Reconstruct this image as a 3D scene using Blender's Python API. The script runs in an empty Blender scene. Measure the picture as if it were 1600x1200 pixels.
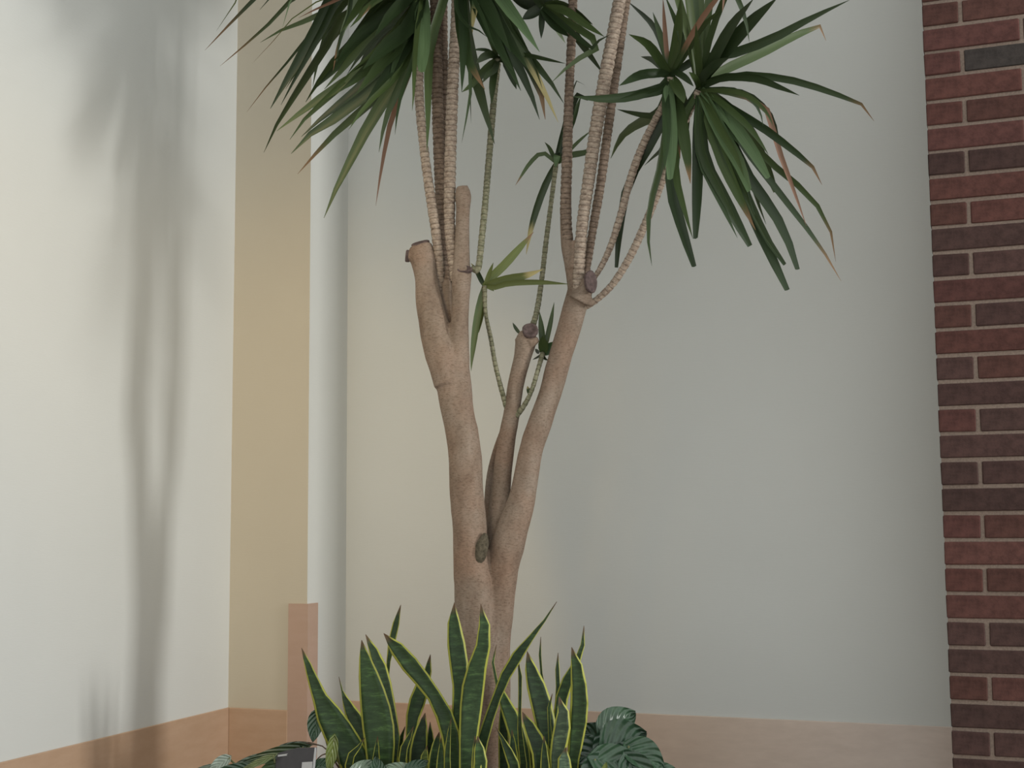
import bpy, bmesh, math, random
from mathutils import Vector, Matrix, noise
random.seed(7)
scene = bpy.context.scene
col = scene.collection

# ------------------------------------------------------------------ camera
CAMZ = 1.6
FPX, PIT, YAW, ROL = 2084.44, 0.1032935, 0.3555737, -0.0076640
def basis():
    cy, sy, cp, sp = math.cos(YAW), math.sin(YAW), math.cos(PIT), math.sin(PIT)
    F = Vector((-sy*cp, cy*cp, sp)); R = Vector((cy, sy, 0)); U = R.cross(F)
    cr, sr = math.cos(ROL), math.sin(ROL)
    return cr*R + sr*U, -sr*R + cr*U, F
CR, CU, CF = basis()
CAM = Vector((0, 0, CAMZ))
cd = bpy.data.cameras.new('camera'); cam = bpy.data.objects.new('camera', cd); col.objects.link(cam)
cd.sensor_width = 36; cd.lens = FPX/1600*36; cd.clip_start = 0.05
M3 = Matrix((CR, CU, -CF)).transposed()
cam.matrix_world = Matrix.Translation(CAM) @ M3.to_4x4()
scene.camera = cam

# ------------------------------------------------------------------ light
w = bpy.data.worlds.new('world'); scene.world = w; w.use_nodes = True
bg = w.node_tree.nodes['Background']; bg.inputs[0].default_value = (0.97, 0.995, 0.985, 1); bg.inputs[1].default_value = 1.09
def area_light(name, loc, target, sx, sy, power, color):
    l = bpy.data.lights.new(name, 'AREA'); l.shape = 'RECTANGLE'; l.size = sx; l.size_y = sy; l.energy = power; l.color = color
    o = bpy.data.objects.new(name, l); col.objects.link(o); o.location = loc
    o.rotation_euler = (Vector(target)-Vector(loc)).to_track_quat('-Z', 'Y').to_euler(); return o
WIN_X, WIN_Y, WIN_Z = 7.0, 2.30, 2.95
area_light('window_daylight', (WIN_X-0.02, WIN_Y, WIN_Z), (-2.1, WIN_Y, WIN_Z), 0.62, 1.4, 310, (1.0, 0.99, 0.96))
sl = bpy.data.lights.new('warm_spotlight', 'SPOT'); sl.energy = 84; sl.color = (1.0, 0.70, 0.30); sl.spot_size = math.radians(42); sl.spot_blend = 1.0; sl.shadow_soft_size = 0.22
so_ = bpy.data.objects.new('warm_spotlight', sl); col.objects.link(so_); so_.location = (-1.40, 0.8, 3.2)
so_.rotation_euler = (Vector((-2.0, 3.6, 1.6))-so_.location).to_track_quat('-Z', 'Y').to_euler()
vs = scene.view_settings
vs.view_transform = 'Standard'; vs.look = 'None'; vs.exposure = 0.0; vs.gamma = 1.0; vs.use_curve_mapping = False

# ------------------------------------------------------------------ planes of the room (camera at x=y=0), measured except the brick's
YB, XB, XL, YP, XP, YW = 3.2800, -0.1495, -2.1459, 3.3992, -1.8897, 3.6362  # YB, the brick plane, is set forward for the shade it throws
BK = YB/3.6082; ZB = CAMZ-0.5257; ZJ = CAMZ+1.3010*BK; CH = 0.0677*BK; TOP = 4.3

def ray(x, y): return CF + CR*((x-800)/FPX) - CU*((y-600)/FPX)
def P(x, y, Y):
    d = ray(x, y); return CAM + d*(Y/d.y)
def mpp(p): return (p-CAM).dot(CF)/FPX           # metres covered by one pixel of the frame at p

# ------------------------------------------------------------------ materials
def mat(name, rough=0.6, spec=0.3):
    m = bpy.data.materials.new(name); m.use_nodes = True; nt = m.node_tree
    b = nt.nodes['Principled BSDF']; b.inputs['Roughness'].default_value = rough; b.inputs['Specular IOR Level'].default_value = spec
    return m, nt, b
def nd(nt, t, **kw):
    n = nt.nodes.new(t)
    for k, v in kw.items():
        if k.startswith('i_'): n.inputs[k[2:].replace('_', ' ')].default_value = v
        else: setattr(n, k, v)
    return n
def ramp(nt, fac, stops):
    r = nt.nodes.new('ShaderNodeValToRGB'); e = r.color_ramp.elements
    while len(e) < len(stops): e.new(0.5)
    for q, (pos, c) in zip(e, stops): q.position = pos; q.color = (*c, 1)
    nt.links.new(fac, r.inputs[0]); return r
def mix(nt, fac, a, b, mode='MIX'):
    m = nt.nodes.new('ShaderNodeMix'); m.data_type = 'RGBA'; m.blend_type = mode
    for s, v in ((m.inputs[0], fac), (m.inputs[6], a), (m.inputs[7], b)):
        if hasattr(v, 'links'): nt.links.new(v, s)
        elif isinstance(v, (int, float)): s.default_value = v
        else: s.default_value = (*v, 1)
    return m.outputs[2]
def mth(nt, op, a, b=0.0):
    n = nt.nodes.new('ShaderNodeMath'); n.operation = op
    for s, v in zip(n.inputs, (a, b)):
        if hasattr(v, 'links'): nt.links.new(v, s)
        else: s.default_value = v
    return n.outputs[0]
def objco(nt, scale=(1, 1, 1)):
    t = nt.nodes.new('ShaderNodeTexCoord'); mp = nt.nodes.new('ShaderNodeMapping'); mp.inputs['Scale'].default_value = scale
    nt.links.new(t.outputs['Object'], mp.inputs[0]); return mp.outputs[0]
def tnoise(nt, co, scale, detail=4, rough=0.6):
    n = nt.nodes.new('ShaderNodeTexNoise'); n.inputs['Scale'].default_value = scale; n.inputs['Detail'].default_value = detail; n.inputs['Roughness'].default_value = rough
    nt.links.new(co, n.inputs['Vector']); return n.outputs[0]
def bump(nt, b, h, strength, dist):
    n = nt.nodes.new('ShaderNodeBump'); n.inputs['Strength'].default_value = strength; n.inputs['Distance'].default_value = dist
    nt.links.new(h, n.inputs['Height']); nt.links.new(n.outputs[0], b.inputs['Normal'])

def paint(name, c, rough=0.75):
    m, nt, b = mat(name, rough, 0.2)
    n = tnoise(nt, objco(nt, (1, 1, 1)), 1.6, 3)
    c2 = tuple(x*0.96 for x in c)
    r = ramp(nt, n, [(0.35, c2), (0.7, c)]); nt.links.new(r.outputs[0], b.inputs[0])
    weave = tnoise(nt, objco(nt, (40, 40, 260)), 1.0, 3, 0.7)     # fine horizontal weave of the wall covering
    bump(nt, b, weave, 0.12, 0.002); return m
M_wall = paint('wall_paint', (0.61, 0.62, 0.592))
M_pil = paint('pillar_paint', (0.51, 0.46, 0.365))
def stone(name, a, b_):
    m, nt, b = mat(name, 0.55, 0.35)
    n = tnoise(nt, objco(nt, (2, 2, 7)), 6, 6); n2 = tnoise(nt, objco(nt), 90, 3)
    r = ramp(nt, n, [(0.3, a), (0.7, b_)]); o = mix(nt, mth(nt, 'MULTIPLY', n2, 0.35), r.outputs[0], (0.40, 0.27, 0.18))
    nt.links.new(o, b.inputs[0]); bump(nt, b, n2, 0.1, 0.001); return m
M_base = stone('baseboard_wood', (0.43, 0.285, 0.185), (0.48, 0.33, 0.225))
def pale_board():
    """the same veneer, with a colour that pales towards the brick end"""
    m, nt, b = mat('baseboard_pale', 0.55, 0.35); co = objco(nt)
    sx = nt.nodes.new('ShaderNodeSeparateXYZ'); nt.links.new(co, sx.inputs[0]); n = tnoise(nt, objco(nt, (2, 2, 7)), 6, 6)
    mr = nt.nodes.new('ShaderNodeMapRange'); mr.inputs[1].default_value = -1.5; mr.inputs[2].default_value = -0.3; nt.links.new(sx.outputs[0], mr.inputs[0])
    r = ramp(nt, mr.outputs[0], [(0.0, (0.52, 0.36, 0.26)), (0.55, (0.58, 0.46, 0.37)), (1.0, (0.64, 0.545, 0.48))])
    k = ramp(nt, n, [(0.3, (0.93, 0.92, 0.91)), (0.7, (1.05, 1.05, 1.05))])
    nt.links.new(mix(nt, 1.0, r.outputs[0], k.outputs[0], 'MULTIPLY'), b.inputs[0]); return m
M_base_pale = pale_board()
M_trim = stone('corner_trim_pink', (0.42, 0.29, 0.225), (0.45, 0.315, 0.25))
def brick_mat():
    m, nt, b = mat('brick_clay', 0.85, 0.2)
    oi = nt.nodes.new('ShaderNodeObjectInfo')
    n = tnoise(nt, objco(nt), 38, 6, 0.7)
    k = ramp(nt, n, [(0.3, (0.55, 0.55, 0.55)), (0.55, (1, 1, 1)), (0.8, (1.25, 1.2, 1.2))])
    nt.links.new(mix(nt, 1.0, oi.outputs['Color'], k.outputs[0], 'MULTIPLY'), b.inputs[0])
    bump(nt, b, n, 0.5, 0.003); return m
M_brick = brick_mat()
def simple(name, c, rough=0.7, spec=0.3, nscale=60, amp=0.25, bs=0.2):
    m, nt, b = mat(name, rough, spec); n = tnoise(nt, objco(nt), nscale, 4)
    r = ramp(nt, n, [(0.3, tuple(x*(1-amp) for x in c)), (0.7, tuple(min(1, x*(1+amp)) for x in c))])
    nt.links.new(r.outputs[0], b.inputs[0]); bump(nt, b, n, bs, 0.002); return m
M_mortar = simple('mortar', (0.215, 0.165, 0.135), 0.95, 0.1, 220, 0.18)
M_floor = simple('floor_stone', (0.68, 0.65, 0.60), 0.4, 0.4, 20, 0.08)
M_soil = simple('soil', (0.035, 0.024, 0.017), 1.0, 0.1, 40, 0.5, 0.8)
M_plant_box = simple('planter_stone', (0.45, 0.33, 0.26), 0.7, 0.3, 30, 0.1)
M_frame = simple('window_frame_metal', (0.25, 0.25, 0.25), 0.4, 0.5, 30, 0.05)

def bark_mat():
    m, nt, b = mat('trunk_bark', 0.85, 0.2)
    co = objco(nt, (1, 1, 0.45)); n = tnoise(nt, co, 22, 6, 0.65); f = tnoise(nt, objco(nt, (1, 1, 2.2)), 130, 4, 0.7)
    big = tnoise(nt, objco(nt), 7, 3)
    r = ramp(nt, n, [(0.25, (0.165, 0.12, 0.088)), (0.5, (0.245, 0.19, 0.145)), (0.75, (0.305, 0.245, 0.195))])
    r2 = ramp(nt, f, [(0.3, (0.62, 0.58, 0.55)), (0.5, (1, 1, 1)), (0.75, (1.12, 1.1, 1.08))])
    o = mix(nt, 1.0, r.outputs[0], r2.outputs[0], 'MULTIPLY')
    rb = ramp(nt, big, [(0.4, (1, 1, 1)), (0.7, (1.03, 0.90, 0.84))])
    nt.links.new(mix(nt, 1.0, o, rb.outputs[0], 'MULTIPLY'), b.inputs[0])
    bump(nt, b, f, 0.45, 0.004); return m
M_bark = bark_mat()
def cane_mat(name, lo, hi):
    m, nt, b = mat(name, 0.8, 0.25)
    uv = nt.nodes.new('ShaderNodeUVMap'); sp = nt.nodes.new('ShaderNodeSeparateXYZ'); nt.links.new(uv.outputs[0], sp.inputs[0])
    fr = mth(nt, 'FRACT', sp.outputs[1]); n = tnoise(nt, objco(nt, (1, 1, 1.6)), 95, 4, 0.7)
    r = ramp(nt, n, [(0.32, lo), (0.62, hi)])
    k = ramp(nt, fr, [(0.0, (0.42, 0.38, 0.35)), (0.16, (0.95, 0.95, 0.95)), (0.85, (1.1, 1.08, 1.05)), (1.0, (0.6, 0.55, 0.5))])
    nt.links.new(mix(nt, 1.0, r.outputs[0], k.outputs[0], 'MULTIPLY'), b.inputs[0]); bump(nt, b, n, 0.4, 0.003); return m
M_cane = cane_mat('cane_bark', (0.18, 0.13, 0.10), (0.42, 0.35, 0.28))
M_cane_d = cane_mat('cane_bark_brown', (0.11, 0.08, 0.06), (0.27, 0.205, 0.155))
M_cane_g = cane_mat('cane_green_bark', (0.10, 0.11, 0.06), (0.27, 0.26, 0.18))
M_cut = simple('cut_wood', (0.10, 0.07, 0.065), 0.8, 0.3, 120, 0.45)
M_scar = simple('bark_scar', (0.10, 0.085, 0.06), 0.95, 0.1, 150, 0.5, 0.8)

def leaf_mat(name, tip=None, tip_from=0.8, base=None):
    m, nt, b = mat(name, 0.42, 0.38)
    oi = nt.nodes.new('ShaderNodeObjectInfo'); uv = nt.nodes.new('ShaderNodeUVMap'); sp = nt.nodes.new('ShaderNodeSeparateXYZ')
    nt.links.new(uv.outputs[0], sp.inputs[0])
    wv = nt.nodes.new('ShaderNodeTexNoise'); wv.inputs['Scale'].default_value = 1.0; wv.inputs['Detail'].default_value = 3
    mp = nt.nodes.new('ShaderNodeMapping'); mp.inputs['Scale'].default_value = (22, 2.5, 1); nt.links.new(uv.outputs[0], mp.inputs[0]); nt.links.new(mp.outputs[0], wv.inputs['Vector'])
    k = ramp(nt, wv.outputs[0], [(0.3, (0.78, 0.8, 0.75)), (0.7, (1.2, 1.18, 1.2))])
    c = mix(nt, 1.0, oi.outputs['Color'], k.outputs[0], 'MULTIPLY')
    if tip:
        t = mth(nt, 'ADD', sp.outputs[1], mth(nt, 'MULTIPLY', mth(nt, 'SUBTRACT', wv.outputs[0], 0.5), 0.25))
        f = ramp(nt, t, [(tip_from-0.06, (0, 0, 0)), (tip_from+0.04, (1, 1, 1))])
        c = mix(nt, f.outputs[0], c, tip)
    nt.links.new(c, b.inputs[0]); bump(nt, b, wv.outputs[0], 0.15, 0.001); return m
M_leaf = leaf_mat('strap_leaf')
M_leaf_t = leaf_mat('strap_leaf_brown_tip', (0.20, 0.12, 0.06), 0.86)
M_leaf_y = leaf_mat('strap_leaf_yellow_tip', (0.42, 0.36, 0.16), 0.72)
M_leaf_b = leaf_mat('strap_leaf_dried', (0.22, 0.12, 0.075), 0.25)

def snake_mat():
    m, nt, b = mat('snake_leaf', 0.48, 0.32)
    oi = nt.nodes.new('ShaderNodeObjectInfo'); uv = nt.nodes.new('ShaderNodeUVMap'); sp = nt.nodes.new('ShaderNodeSeparateXYZ'); nt.links.new(uv.outputs[0], sp.inputs[0])
    band = tnoise(nt, objco(nt, (30, 30, 130)), 1.0, 4, 0.7)
    g = ramp(nt, band, [(0.38, (0.6, 0.65, 0.62)), (0.54, (1, 1, 1)), (0.68, (2.1, 2.0, 1.8))])
    c = mix(nt, 1.0, oi.outputs['Color'], g.outputs[0], 'MULTIPLY')
    nz = tnoise(nt, objco(nt), 25, 2)
    t = mth(nt, 'ADD', sp.outputs[0], mth(nt, 'MULTIPLY', mth(nt, 'SUBTRACT', nz, 0.5), 0.25))
    f = ramp(nt, t, [(0.34, (1, 1, 1)), (0.45, (0, 0, 0))])
    c = mix(nt, f.outputs[0], c, (0.42, 0.43, 0.075))
    tipf = ramp(nt, sp.outputs[1], [(0.955, (0, 0, 0)), (0.985, (1, 1, 1))])
    nt.links.new(mix(nt, tipf.outputs[0], c, (0.10, 0.06, 0.03)), b.inputs[0]); bump(nt, b, band, 0.1, 0.001); return m
M_snake = snake_mat()
def heart_mat():
    m, nt, b = mat('broad_leaf', 0.27, 0.6)
    oi = nt.nodes.new('ShaderNodeObjectInfo'); uv = nt.nodes.new('ShaderNodeUVMap'); sp = nt.nodes.new('ShaderNodeSeparateXYZ'); nt.links.new(uv.outputs[0], sp.inputs[0])
    ab = mth(nt, 'ABSOLUTE', mth(nt, 'SUBTRACT', sp.outputs[0], 0.5))
    s = mth(nt, 'SINE', mth(nt, 'MULTIPLY', mth(nt, 'SUBTRACT', sp.outputs[1], mth(nt, 'MULTIPLY', ab, 0.9)), 30.0))
    n = tnoise(nt, objco(nt), 60, 3)
    k = ramp(nt, n, [(0.3, (0.8, 0.8, 0.8)), (0.7, (1.2, 1.2, 1.2))])
    c = mix(nt, 1.0, oi.outputs['Color'], k.outputs[0], 'MULTIPLY')
    nt.links.new(c, b.inputs[0]); bump(nt, b, s, 0.5, 0.003); return m
M_heart = heart_mat()
M_stem = simple('green_stem', (0.16, 0.17, 0.07), 0.6, 0.4, 60, 0.3)
M_stem_d = simple('brown_stem', (0.14, 0.09, 0.06), 0.7, 0.3, 60, 0.3)
M_card = simple('dark_plastic', (0.045, 0.043, 0.048), 0.45, 0.5, 30, 0.1, 0.02)
M_white = simple('white_card', (0.45, 0.45, 0.45), 0.6, 0.3, 40, 0.03, 0.02)

# ------------------------------------------------------------------ object helpers
def tag(o, label=None, cat=None, group=None, kind=None):
    if label: o['label'] = label
    if cat: o['category'] = cat
    if group: o['group'] = group
    if kind: o['kind'] = kind
    return o
def link_mesh(name, me, material, parent=None, color=None):
    o = bpy.data.objects.new(name, me); col.objects.link(o)
    if material and not me.materials: me.materials.append(material)
    if parent: o.parent = parent; o.matrix_parent_inverse = parent_world(parent).inverted()
    if color: o.color = (*color, 1)
    return o
def parent_world(o):
    m = o.matrix_basis.copy()
    return (parent_world(o.parent) @ o.matrix_parent_inverse @ m) if o.parent else m
def from_bm(name, bm, material, parent=None, smooth=False, color=None):
    me = bpy.data.meshes.new(name); bm.to_mesh(me); bm.free()
    if smooth:
        for f in me.polygons: f.use_smooth = True
    return link_mesh(name, me, material, parent, color)
def empty(name, loc):
    o = bpy.data.objects.new(name, None); col.objects.link(o); o.location = loc; o.empty_display_size = 0.05; return o
def box_bm(x0, x1, y0, y1, z0, z1, bev=0.0, bm=None):
    own = bm is None
    if own: bm = bmesh.new()
    v = [bm.verts.new((x, y, z)) for x in (x0, x1) for y in (y0, y1) for z in (z0, z1)]
    for f in ((0, 1, 3, 2), (4, 6, 7, 5), (0, 4, 5, 1), (2, 3, 7, 6), (0, 2, 6, 4), (1, 5, 7, 3)): bm.faces.new([v[i] for i in f])
    if bev: bmesh.ops.bevel(bm, geom=bm.edges[:], offset=bev, segments=1, affect='EDGES', profile=0.5)
    return bm
def struct(name, bm, m, parent=None):
    o = from_bm(name, bm, m, parent)
    if not parent: o['kind'] = 'structure'
    return o

# ------------------------------------------------------------------ the room
struct('floor', box_bm(-4, WIN_X+0.2, -5, 4.2, -0.1, 0), M_floor)
struct('wall_left', box_bm(XL-0.2, XL, -2.5, YW+0.2, 0, TOP), M_wall)
struct('wall_back', box_bm(XL, XB+0.1, YW, YW+0.2, 0, TOP), M_wall)
wc = struct('wall_corner', box_bm(XL, XP, YP, YW, 0, TOP), M_wall)
wc.data.materials.append(M_pil)                                  # the face towards the room is painted beige, the return like the wall
for f in wc.data.polygons:
    if abs(f.normal.y) > 0.9 and f.center.y < YP+0.01: f.material_index = 1
t = 0.006
struct('baseboard_left', box_bm(XL, XL+t, -2.5, YP, 0, ZB, 0.0015), M_base)
struct('baseboard_corner', box_bm(XL+t, XP-0.058, YP-t, YP, 0, ZB, 0.0015), M_base)
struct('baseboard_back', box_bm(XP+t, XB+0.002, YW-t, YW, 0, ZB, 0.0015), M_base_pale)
zt = CAMZ-0.2265
bm = bmesh.new()                                                # pink L-shaped guard round the pillar's edge
pts = [(XP-0.058, YP), (XP-0.058, YP-0.005), (XP+0.005, YP-0.005), (XP+0.005, YP+0.055), (XP, YP+0.055), (XP, YP)]
lo = [bm.verts.new((x, y, 0)) for x, y in pts]; hi = [bm.verts.new((x, y, zt)) for x, y in pts]
for i in range(6): j = (i+1) % 6; bm.faces.new((lo[i], lo[j], hi[j], hi[i]))
bm.faces.new(hi); bm.faces.new(lo[::-1])
struct('trim_1', bm, M_trim)

# brick wall: mortar bed with the bricks proud of it
wr = struct('wall_right', box_bm(XB+0.002, WIN_X, YB+0.005, YW+0.2, 0, TOP), M_mortar)
BH, JT, SL, HL = CH-0.0105*BK, 0.0105*BK, 0.2395*BK, 0.0905*BK
def brick_mesh(name, L, seed):
    b = box_bm(0, L, 0, 0.05, 0, BH, 0.0022)
    r = random.Random(seed)
    for v in b.verts: v.co += Vector((r.uniform(-1, 1)*0.0007, r.uniform(-1, 1)*0.0007, r.uniform(-1, 1)*0.0007))
    me = bpy.data.meshes.new(name); b.to_mesh(me); b.free(); me.materials.append(M_brick); return me
BS = [brick_mesh('stretcher_brick', SL, i) for i in range(4)]; BHd = [brick_mesh('header_brick', HL, 9+i) for i in range(3)]
TONES = [(0.100, 0.043, 0.037), (0.106, 0.045, 0.037), (0.092, 0.042, 0.034), (0.075, 0.041, 0.036), (0.069, 0.039, 0.034), (0.108, 0.048, 0.040)]
DARK = {0: 0, 1: 0, 2: 1, 3: 1, 4: 0, 5: 4, 6: 1, 7: 2, 8: 4, 9: 3, 10: 0, 11: 2, 12: 1, 13: 3, 14: 3, 15: 0, 16: 3, 17: 4, 18: 4, 19: 0, 20: 5, 21: 1, 22: 5, 23: 3, 24: 4, 25: 2, 26: 4, 27: 3, 28: 4}
rb = random.Random(3)
stuff = bmesh.new()
for k in range(-22, 43):
    z = ZJ-(k+1)*CH+JT/2
    if z+BH > TOP: continue
    x = XB; n = 0
    while x < WIN_X-0.3:
        head = (n == 0 and k % 2 == 1); L = HL if head else SL
        if -8 <= k <= 34 and n < 5:
            me = rb.choice(BHd if head else BS)
            tone = TONES[DARK.get(k, rb.randrange(6))] if n == 0 else TONES[rb.randrange(6)]
            if k == 1 and n == 1: tone = (0.055, 0.046, 0.042)
            j = rb.uniform(0.8, 1.0)
            o = link_mesh('brick', me, M_brick, wr, tuple(c*j for c in tone))
            o.location = (x, YB+rb.uniform(-0.0012, 0.0012), z+rb.uniform(-0.0008, 0.0008))
        else:
            box_bm(x, x+L, YB, YB+0.05, z, z+BH, 0, stuff)
        x += L+JT; n += 1
so = from_bm('brick_field', stuff, M_brick, wr, color=(0.095, 0.040, 0.034)); so['kind'] = 'stuff'

# far side wall with the tall window the daylight comes through
wy0, wy1, wz0, wz1 = WIN_Y-0.34, WIN_Y+0.34, WIN_Z-0.73, WIN_Z+0.73
bm = box_bm(WIN_X, WIN_X+0.2, 0.8, wy0, 0, TOP); box_bm(WIN_X, WIN_X+0.2, wy1, YW+0.2, 0, TOP, 0, bm)
box_bm(WIN_X, WIN_X+0.2, wy0, wy1, 0, wz0, 0, bm); box_bm(WIN_X, WIN_X+0.2, wy0, wy1, wz1, TOP, 0, bm)
struct('wall_window', bm, M_wall)
bm = box_bm(WIN_X-0.01, WIN_X+0.05, wy0, wy0+0.025, wz0, wz1); box_bm(WIN_X-0.01, WIN_X+0.05, wy1-0.025, wy1, wz0, wz1, 0, bm)
box_bm(WIN_X-0.01, WIN_X+0.05, wy0, wy1, wz0, wz0+0.03, 0, bm); box_bm(WIN_X-0.01, WIN_X+0.05, wy0, wy1, wz1-0.03, wz1, 0, bm)
struct('window_1', bm, M_frame)

# ------------------------------------------------------------------ planter below the frame
ZS = CAMZ-0.80
pl = empty('planter', (-1.0, 2.75, 0)); tag(pl, 'low stone planter box of dark soil holding all the plants', 'planter')
px0, px1, py0, py1, ph = -1.84, -0.22, 2.2, 3.36, ZS+0.05
for a in ((px0, px1, py0, py0+0.06), (px0, px1, py1-0.06, py1), (px0, px0+0.06, py0+0.06, py1-0.06), (px1-0.06, px1, py0+0.06, py1-0.06)):
    from_bm('side_panel', box_bm(*a, 0, ph, 0.006), M_plant_box, pl)
bm = bmesh.new()
NX, NY = 40, 28; g = {}
for i in range(NX+1):
    for j in range(NY+1):
        x = px0+0.06+(px1-px0-0.12)*i/NX; y = py0+0.06+(py1-py0-0.12)*j/NY
        g[i, j] = bm.verts.new((x, y, ZS+0.012*noise.noise(Vector((x*9, y*9, 0)))))
for i in range(NX):
    for j in range(NY): bm.faces.new((g[i, j], g[i+1, j], g[i+1, j+1], g[i, j+1]))
from_bm('soil', bm, M_soil, pl, True)

# ------------------------------------------------------------------ splines and tubes
def cr_sample(pts, n):
    """Catmull-Rom through tuples, n+1 samples, roughly even in arc length."""
    m = len(pts); k = len(pts[0])
    if m == 2: return [tuple(a+(b-a)*i/n for a, b in zip(*pts)) for i in range(n+1)]
    Q = [tuple(2*a-b for a, b in zip(pts[0], pts[1]))]+list(pts)+[tuple(2*a-b for a, b in zip(pts[-1], pts[-2]))]
    den = []
    for s in range(m-1):
        p0, p1, p2, p3 = Q[s:s+4]
        for i in range(12):
            u = i/12; den.append(tuple(0.5*((2*b)+(-a+c)*u+(2*a-5*b+4*c-d)*u*u+(-a+3*b-3*c+d)*u**3) for a, b, c, d in zip(p0, p1, p2, p3)))
    den.append(tuple(pts[-1]))
    cum = [0]
    for a, b in zip(den, den[1:]): cum.append(cum[-1]+math.sqrt(sum((x-y)**2 for x, y in zip(a[:3], b[:3])))+1e-9)
    out = []; j = 0
    for i in range(n+1):
        tt = cum[-1]*i/n
        while j < len(cum)-2 and cum[j+1] < tt: j += 1
        u = (tt-cum[j])/(cum[j+1]-cum[j]); u = min(max(u, 0), 1)
        out.append(tuple(a+(b-a)*u for a, b in zip(den[j], den[j+1])))
    return out
LEAN = False
def px_path(rows):
    """rows of (x, y, width in px, Y) -> (X, Y, Z, radius)"""
    out = []
    for x, y, wd, Y in rows:
        p = P(x, y, lean(x, y, Y) if LEAN else Y); out.append((*p, wd*mpp(p)/2))
    return out
def tube(bm, path, n, sides=12, rfun=None, cap=True, jit=0.0, vscale=None):
    S = cr_sample(path, n); rings = []; uvl = bm.loops.layers.uv.verify() if vscale else None
    pts = [Vector(s[:3]) for s in S]; ref = Vector((0.3, -1, 0.1)); L = 0; Ls = []
    for i, p in enumerate(pts):
        if i: L += (p-pts[i-1]).length
        Ls.append(L)
        T = (pts[min(i+1, n)]-pts[max(i-1, 0)]).normalized(); A = T.cross(ref).normalized(); B = T.cross(A)
        r = max(S[i][3], 0.0008)
        if rfun: r *= rfun(L)
        ring = []
        for k in range(sides):
            a = 2*math.pi*k/sides; d = A*math.cos(a)+B*math.sin(a); rr = r
            if jit: rr *= 1+jit*noise.noise(p*14+d*0.9)+0.4*jit*noise.noise(p*45+d*2)
            ring.append(bm.verts.new(p+d*rr))
        rings.append(ring)
    for i in range(n):
        for k in range(sides):
            f = bm.faces.new((rings[i][k], rings[i][(k+1) % sides], rings[i+1][(k+1) % sides], rings[i+1][k]))
            f.smooth = True
            if uvl:
                for lp, (ii, kk) in zip(f.loops, ((i, k), (i, k+1), (i+1, k+1), (i+1, k))): lp[uvl].uv = (kk/sides, Ls[ii]*vscale)
    if cap: bm.faces.new(rings[0][::-1]); bm.faces.new(rings[-1])
    return pts

# ------------------------------------------------------------------ the tree
base = P(757, 1375, 2.91); base.z = ZS
LEAN = True
tree = empty('dracaena_tree', base)
tag(tree, 'tall multi-trunk dracaena tree with bare tan trunks and drooping narrow strap leaves', 'tree')
bm = bmesh.new()
YL, YR, YM = 2.90, 2.93, 2.955
_P0 = P
def lean(x, y, Y):
    """the right-hand stem leans to the wall, the left-hand one to the room"""
    k = min(1.0, max(0.0, (900-y)/350)); return Y+0.02+k*(-0.04 if x < 760 else 0.055 if x > 845 else 0.02)
def tr(rows, Y, n=40): tube(bm, px_path([(x, y, wd, Y+(dy[0] if dy else 0)) for x, y, wd, *dy in rows]), n, 20, None, True, 0.09)
tr([(746, 1400, 92), (748, 1200, 80), (748, 1050, 74), (744, 950, 68), (736, 880, 57), (732, 800, 52), (725, 700, 52), (716, 650, 52), (709, 600, 55), (702, 570, 62), (698, 552, 55)], YL, 60)
tr([(704, 600, 50), (692, 555, 56), (681, 520, 49), (672, 480, 45), (666, 440, 37), (661, 405, 40), (657, 384, 36)], YL-0.01)
tr([(660, 412, 26), (648, 402, 20), (636, 400, 15)], YL-0.02, 8)
tr([(712, 600, 42), (717, 545, 32), (719, 480, 27), (722, 430, 31), (721, 415, 27), (722, 380, 23), (723, 330, 22), (724, 306, 26), (722, 292, 20)], YL-0.005)
tr([(708, 530, 20), (700, 480, 20), (697, 438, 18)], YL+0.03, 12)
tr([(768, 1400, 82), (768, 1200, 66), (772, 1050, 50), (779, 950, 46), (786, 890, 48), (793, 855, 54), (809, 800, 45), (821, 750, 38), (831, 700, 38), (848, 650, 36), (864, 600, 36), (875, 560, 37), (893, 500, 37), (902, 465, 38), (905, 445, 33)], YR, 60)
tr([(776, 915, 40), (776, 870, 38), (780, 810, 35), (784, 750, 30), (790, 700, 28), (799, 650, 26), (806, 600, 26), (816, 560, 27), (822, 532, 33), (826, 520, 26)], YM)
tr([(770, 850, 20), (766, 800, 18), (767, 750, 16), (774, 710, 12), (784, 670, 5)], YM+0.02)
tr([(905, 470, 32), (899, 440, 28), (893, 410, 24), (887, 385, 20), (884, 350, 18), (885, 300, 17)], YR-0.01)
tr([(898, 420, 22), (900, 395, 20), (899, 376, 17)], YR-0.02, 10)
tr([(904, 470, 34), (914, 452, 26), (921, 440, 25)], YR-0.02, 10)
tr([(908, 468, 20), (920, 470, 15), (925, 478, 10)], YR-0.015, 8)
tr([(816, 535, 18), (808, 528, 12)], YM-0.01, 5); tr([(830, 535, 18), (841, 530, 9)], YM-0.01, 5)
tmp = bpy.data.meshes.new('tmp'); bm.to_mesh(tmp); bm.free()
to = bpy.data.objects.new('tmp', tmp); col.objects.link(to)
md = to.modifiers.new('r', 'REMESH'); md.mode = 'VOXEL'; md.voxel_size = 0.0034
ms = to.modifiers.new('s', 'SMOOTH'); ms.iterations = 4; ms.factor = 0.5
dg = bpy.context.evaluated_depsgraph_get()
me = bpy.data.meshes.new_from_object(to.evaluated_get(dg)); bpy.data.objects.remove(to); bpy.data.meshes.remove(tmp)
for f in me.polygons: f.use_smooth = True
me.name = 'trunk'; trunk = link_mesh('trunk', me, M_bark, tree)

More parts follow.
